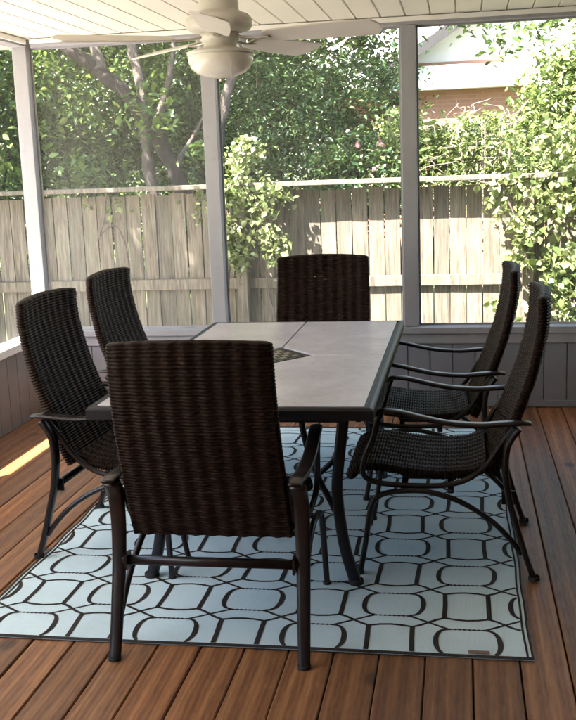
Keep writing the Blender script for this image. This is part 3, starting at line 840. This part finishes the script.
# --- shrubs behind the fence, left to right
SG = 'shrubs behind the fence'
shrub('tall_shrub', 'loose mid-green shrub behind the far left end of the fence', 'shrub', (-5.6,11.2,G), [(0,0,2.0,1.3,.7,1.1),(-.9,.2,2.6,1.0,.6,.8),(.5,.1,2.7,.8,.6,.8)], 9000, 240, .16, .10, 'leaf_mid', SG)
shrub('tall_shrub', 'dark shrub with yellow-green flecks behind the fence, left of the pale tree trunk', 'shrub', (-4.4,11.4,G), [(0,0,1.7,.75,.5,.8),(.2,.3,2.2,.6,.4,.6)], 5200, 160, .13, .085, 'leaf_mid', SG)
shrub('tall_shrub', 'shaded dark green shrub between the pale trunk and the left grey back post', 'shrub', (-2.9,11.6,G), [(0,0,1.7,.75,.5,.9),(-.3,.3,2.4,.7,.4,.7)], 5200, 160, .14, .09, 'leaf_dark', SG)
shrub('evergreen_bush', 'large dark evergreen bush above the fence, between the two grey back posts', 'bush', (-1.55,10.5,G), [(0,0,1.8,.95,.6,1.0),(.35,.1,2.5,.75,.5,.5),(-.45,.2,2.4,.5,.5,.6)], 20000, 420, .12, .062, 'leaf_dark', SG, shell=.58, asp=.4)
fl = shrub('flowering_bush', 'bush with small pink flowers above the fence, just left of the right grey back post', 'bush', (-.95,9.75,G), [(0,0,1.75,.42,.3,.42),(.25,0,1.6,.3,.3,.3)], 3000, 90, .09, .07, 'leaf_dark', SG)
P = blob_points([(0,-.1,1.75,.42,.3,.36)], 90, 26, .04, .8); V, F = leaves_mesh(P, .05, .2, .9); leaf_obj('flowers', V, F, M['petal'], fl)
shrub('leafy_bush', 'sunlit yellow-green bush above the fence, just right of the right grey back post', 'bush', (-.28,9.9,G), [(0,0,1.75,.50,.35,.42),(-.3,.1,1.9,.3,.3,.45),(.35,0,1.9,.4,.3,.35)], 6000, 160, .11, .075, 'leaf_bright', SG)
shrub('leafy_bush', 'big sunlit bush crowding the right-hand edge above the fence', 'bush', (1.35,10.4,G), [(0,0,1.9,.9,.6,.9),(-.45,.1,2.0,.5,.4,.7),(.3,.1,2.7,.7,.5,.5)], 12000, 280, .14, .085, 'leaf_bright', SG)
# dry twigs
def twigs():
    t = thing('dry_bush', 'bare bush of pale dry twigs tangled above the fence, left of the big sunlit bush', 'bush', (.22,9.45,G))
    rnd = random.Random(5); bm = B()
    for i in range(110):
        x, z = rnd.gauss(0,.2), rnd.uniform(1.2,2.3); y = rnd.gauss(0,.12)
        dx, dz = rnd.gauss(0,.14), rnd.uniform(-.15,.25)
        tube(bm, [(x,y,z),(x+dx*.2+rnd.gauss(0,.03),y+rnd.gauss(0,.04),z+dz*.5),(x+dx*.8,y+rnd.gauss(0,.05),z+dz*.7+rnd.gauss(0,.03)),(x+dx,y+rnd.gauss(0,.08),z+dz)], [.006,.004,.003,.0015], None, 4, 3)
    for i in range(7):
        x = rnd.uniform(-.2,.2); limb(bm, [(x*.4,0,0),(x*.7,0,.9),(x,.02,1.6),(x*1.6,0,2.2)], .018, .006, 5)
    obj('twigs', bm, M['twig'], t)
    P = blob_points([(0,0,1.75,.42,.25,.5)], 1500, 110, .08, .3); V, F = leaves_mesh(P, .06); leaf_obj('foliage', V, F, M['leaf_bright'], t)
twigs()
tree('overhanging_tree', 'tree with sparse drooping leafy branches filling the top right above the neighbouring roof', (2.6,11.6,G),
     [('bark_dark', [([(0,0,0),(-.05,0,2),(-.3,0,3.2),(-.8,0,4.2),(-1.2,0,5)], .16, .06)]), ('bark_dark', [([(-.3,0,3.2),(-1.1,-.2,3.75),(-1.9,-.3,3.75),(-2.4,-.3,3.5)], .05, .012), ([(-.2,0,2.9),(-.9,-.3,3.3),(-1.5,-.4,3.2)], .04, .01)])],
     [(-.9,-.2,3.0,.5,.4,.40),(-2.0,-.2,3.12,.5,.3,.16),(-1.4,-.2,2.95,.45,.3,.35),(-2.5,-.2,3.28,.4,.3,.08),(-1.3,-.2,3.3,.4,.4,.3),(-.4,0,4.0,1.0,.7,.8),(-.8,0,5.0,1.8,1.2,.7)], 7000, 230, .11, .10, 'leaf_mid', 'bark_dark', TG, .3)
# deeper woods, left
for (x, y, lb, m, sz) in ((-9.5,15.5,'tall leafy tree far behind the left end of the fence','leaf_mid',1.0),(-6.6,16.5,'tall dark tree standing deep behind the leaning brown limb','leaf_dark',1.1),(-4.2,15.2,'tall leafy tree deep behind the shaded dark green shrub','leaf_mid',1.0),(-2.85,14.2,'dark leafy tree standing behind the large evergreen bush','leaf_dark',.85)):
    tree('background_tree', lb, (x,y,G), [('bark_dark', [([(0,0,0),(.1,0,2.5),(0,0,5)], .17, .07)])],
         [(0,0,1.6*sz,1.7*sz,.9,1.5*sz),(-.6,0,3.6*sz,1.7*sz,1,1.3*sz),(.8,.2,4.4*sz,1.5*sz,1,1.4*sz),(0,0,6.0*sz,1.9*sz,1.2,1.3*sz)], 17000, 420, .22, .13, m, 'bark_dark', TG, .5)
# tree in the yard, left of the porch, whose crown shades the left of the fence
tree('yard_tree', 'broad tree left of the porch that shades the fence', (-7.6,5.35,G), [('bark_dark', [([(0,0,0),(.1,0,2),(.3,0,4),(.6,0,6)], .2, .08)])],
     [(0.2,0,5.8,1.6,.9,1.2),(1.9,.1,6.0,1.3,.9,.9),(-1.6,.1,6,1.5,1.0,1.2)], 11000, 300, .24, .19, 'leaf_mid', 'bark_dark', TG, .2)
# --- vines
def vine(label, loc, blobs, n, ncl, cs, size, stems, upd=.1):
    t = thing('climbing_vine', label, 'vine', loc, 0, 'vines on the fence')
    P = blob_points(blobs, n, ncl, cs, .1); P[:,2] = np.maximum(P[:,2], .05)
    V, F = leaves_mesh(P, size, upd, .8); leaf_obj('foliage', V, F, M['leaf_vine'], t)
    bm = B()
    for s in stems: tube(bm, s, .008, None, 6, 5)
    obj('stem', bm, M['bark'], t, smooth=True)
vine('vine with pale leaves trailing down the fence post behind the left grey back post', (-1.75,8.55,G),
     [(-.12,.02,1.70,.13,.10,.20),(-.20,0,1.42,.06,.05,.38),(-.13,0,1.12,.08,.05,.32),(.10,.0,1.42,.10,.05,.30),(.17,.02,1.15,.08,.05,.20),(-.05,.08,1.92,.12,.1,.18),(.12,.05,1.60,.20,.1,.06)], 1900, 120, .05, .056,
     [[(.14,.05,0),(.16,.03,.5),(.10,.04,.9),(.14,.02,1.3),(.0,.03,1.65)], [(-.2,.05,0),(-.24,.02,.7),(-.2,.02,1.3),(-.25,.05,1.7)]])
vine('big tangle of bright ivy covering the right end of the fence and its post', (.85,8.5,G),
     [(.15,0,1.25,.42,.12,.62),(-.30,.02,1.45,.20,.10,.28),(-.55,.05,1.58,.28,.07,.09),(.3,.05,1.9,.50,.2,.35),(.1,0,.6,.45,.12,.5),(-.42,.05,1.1,.16,.08,.30),(.9,.05,1.3,.5,.15,.7),(-.45,.0,.7,.18,.06,.15)], 5200, 260, .065, .075,
     [[(0,.05,0),(.05,.03,.6),(-.05,.04,1.1),(.1,.02,1.6)], [(-.3,.07,0),(-.28,.05,.7),(-.35,.05,1.2),(-.5,.07,1.6)], [(.4,.05,0),(.3,.02,.8),(.42,.04,1.3),(.2,.05,1.9)]])
vine('few dry curling vine strands on the fence boards above the left chairs', (-3.1,8.70,G),
     [(0,0,1.55,.25,.04,.08),(.9,-.02,1.5,.22,.05,.14)], 90, 14, .05, .06,
     [[(.0,.04,1.7),(-.02,.0,1.45),(-.10,-.01,1.25),(-.04,0,1.33),(.08,0,1.38),(.16,0,1.2),(.17,.02,.9)], [(-.62,.04,.3),(-.62,.0,.7),(-.68,0,.98),(-.8,.02,1.05)]])
# grass tufts in the strip of yard
xs = RNG.uniform(-9, 5, 26000); ys = RNG.uniform(6.4, 8.7, 26000)
P = np.stack([xs, ys, np.full_like(xs, GZ+.03)], 1); V, F = leaves_mesh(P, .10, .0, .12); tag(leaf_obj('grass', V, F, M['leaf_grass']), kind='stuff')

# ------------------------------------------------------------------ neighbouring house
def house():
    t = thing('brick_house', 'neighbouring brick house with a pale sunlit roof beyond the fence', 'house', (0,21,G))
    x0, x1 = -2.6, 6.5; D = 7
    bm = B(); box(bm, x0, x1, 0, D, 0, 3.45); obj('wall', bm, M['brick'], t)
    bm = B(); v = [bm.verts.new(p) for p in ((x0-.5,-.7,3.5),(x1+.5,-.7,3.5),(x1+.5,3.5,6.0),(x0-.5,3.5,6.0),(x0-.5,D+.5,3.5),(x1+.5,D+.5,3.5))]
    w = [bm.verts.new(q.co+Vector((0,0,.12))) for q in v]
    for f in ((0,1,2,3),(3,2,5,4)): bm.faces.new([w[i] for i in f]); bm.faces.new([v[i] for i in reversed(f)])
    for a, b in ((0,1),(1,2),(2,5),(5,4),(4,3),(3,0)): bm.faces.new((v[a],v[b],w[b],w[a]))
    rf = obj('roof', bm, M['shingle'], t)
    bm = B(); box(bm, x0-.5, x1+.5, -.76, -.705, 3.25, 3.62); fa = obj('fascia', bm, M['white'], rf, bevel=.01)
    gx0, gx1, gy = -1.0, 4.4, -1.6; px_ = (gx0+gx1)/2; pk = 3.6+.60*(px_-gx0)
    bm = B(); v = [bm.verts.new(p) for p in ((gx0,gy+.02,3.6),(px_,gy+.02,pk),(gx1,gy+.02,3.6),(gx0,3.2,3.6),(px_,3.2,pk),(gx1,3.2,3.6))]
    for f in ((0,1,2),(3,5,4),(0,3,4,1),(1,4,5,2),(0,2,5,3)): bm.faces.new([v[k] for k in f])
    obj('gable', bm, M['white'], t)
    bm = B(); box(bm, gx0-.25, gx1+.25, gy-.30, gy-.02, 3.10, 3.52); obj('frieze', bm, M['white'], t, bevel=.01)
    bm = B(); box(bm, gx0, gx1, gy, 1.0, 0, 3.595); obj('wing_wall', bm, M['brick'], t)
    for s_, ex in ((-1, gx0), (1, gx1)):
        bm = B(); o_ = .45
        q = [bm.verts.new(p) for p in ((ex+s_*o_,gy-.45,3.64-.60*o_),(px_,gy-.45,pk+.04),(px_,3.2,pk+.04),(ex+s_*o_,3.2,3.64-.60*o_))]
        r = [bm.verts.new(p.co+Vector((0,0,.07))) for p in q]
        bm.faces.new(r); bm.faces.new(list(reversed(q)))
        for k in range(4): bm.faces.new((q[k],q[(k+1)%4],r[(k+1)%4],r[k]))
        gr = obj('gable_roof', bm, M['shingle'], t)
        bm = B()
        q = [bm.verts.new(p) for p in ((ex+s_*o_,gy-.49,3.52-.60*o_),(px_,gy-.49,pk-.08),(px_,gy-.455,pk-.08),(ex+s_*o_,gy-.455,3.52-.60*o_))]
        r = [bm.verts.new(p.co+Vector((0,0,.20))) for p in q]
        bm.faces.new(r); bm.faces.new(list(reversed(q)))
        for k in range(4): bm.faces.new((q[k],q[(k+1)%4],r[(k+1)%4],r[k]))
        obj('rake_board', bm, M['darktrim'], gr)
house()
for (x, y, lb) in ((-1.5,32,'hazy bright tree beyond the neighbouring house, left of its gable'),(3.5,33,'hazy bright tree beyond the neighbouring house, behind its gable')):
    tree('background_tree', lb, (x,y,G), [('bark_dark', [([(0,0,0),(.1,0,2.5),(0,0,4)], .2, .1)])], [(0,0,4.0,3,2,2.6),(1,0,5.6,2,1.5,1.2)], 7000, 200, .35, .3, 'leaf_bright', 'bark_dark', TG, .5)

# ------------------------------------------------------------------ light
sd = Vector((-.52,-.58,1.0)).normalized()
el = math.asin(sd.z); az = math.atan2(sd.x, sd.y)      # clockwise from +Y
w = bpy.data.worlds.new('World'); S.world = w; w.use_nodes = True
t = w.node_tree; t.nodes.clear()
sky = t.nodes.new('ShaderNodeTexSky'); sky.sky_type = 'NISHITA'; sky.sun_disc = False
sky.sun_elevation = el; sky.sun_rotation = az; sky.air_density = 1.2; sky.dust_density = 2.0
bg = t.nodes.new('ShaderNodeBackground'); bg.inputs[1].default_value = .085
wo = t.nodes.new('ShaderNodeOutputWorld'); t.links.new(sky.outputs[0], bg.inputs[0]); t.links.new(bg.outputs[0], wo.inputs[0])
L = bpy.data.lights.new('sun', 'SUN'); L.energy = 5.0; L.angle = math.radians(.5); L.color = (1,.93,.88)
lo = bpy.data.objects.new('sun', L); C.objects.link(lo); lo.rotation_euler = (-sd).to_track_quat('-Z', 'Y').to_euler()

# ------------------------------------------------------------------ camera
cam = bpy.data.cameras.new('camera'); co = bpy.data.objects.new('camera', cam); C.objects.link(co)
pitch, yaw, roll = 0.19019656, -0.17182135, -0.03694647
fw = Vector((math.sin(yaw)*math.cos(pitch), math.cos(yaw)*math.cos(pitch), -math.sin(pitch)))
rt = Vector((math.cos(yaw), -math.sin(yaw), 0)); up = rt.cross(fw)
r2 = math.cos(roll)*rt+math.sin(roll)*up; u2 = -math.sin(roll)*rt+math.cos(roll)*up
mt = Matrix((r2, u2, -fw)).transposed().to_4x4(); mt.translation = (0,0,1.51)
co.matrix_world = mt
cam.sensor_fit = 'VERTICAL'; cam.sensor_height = 24; cam.lens = 24*1013.29/720
cam.clip_end = 1000; cam.clip_start = .05
S.camera = co
S.render.engine = 'CYCLES'
S.cycles.max_bounces = 10; S.cycles.diffuse_bounces = 6; S.cycles.transparent_max_bounces = 16
S.view_settings.view_transform = 'Standard'; S.view_settings.look = 'None'; S.view_settings.gamma = 1
S.view_settings.exposure = 3.5
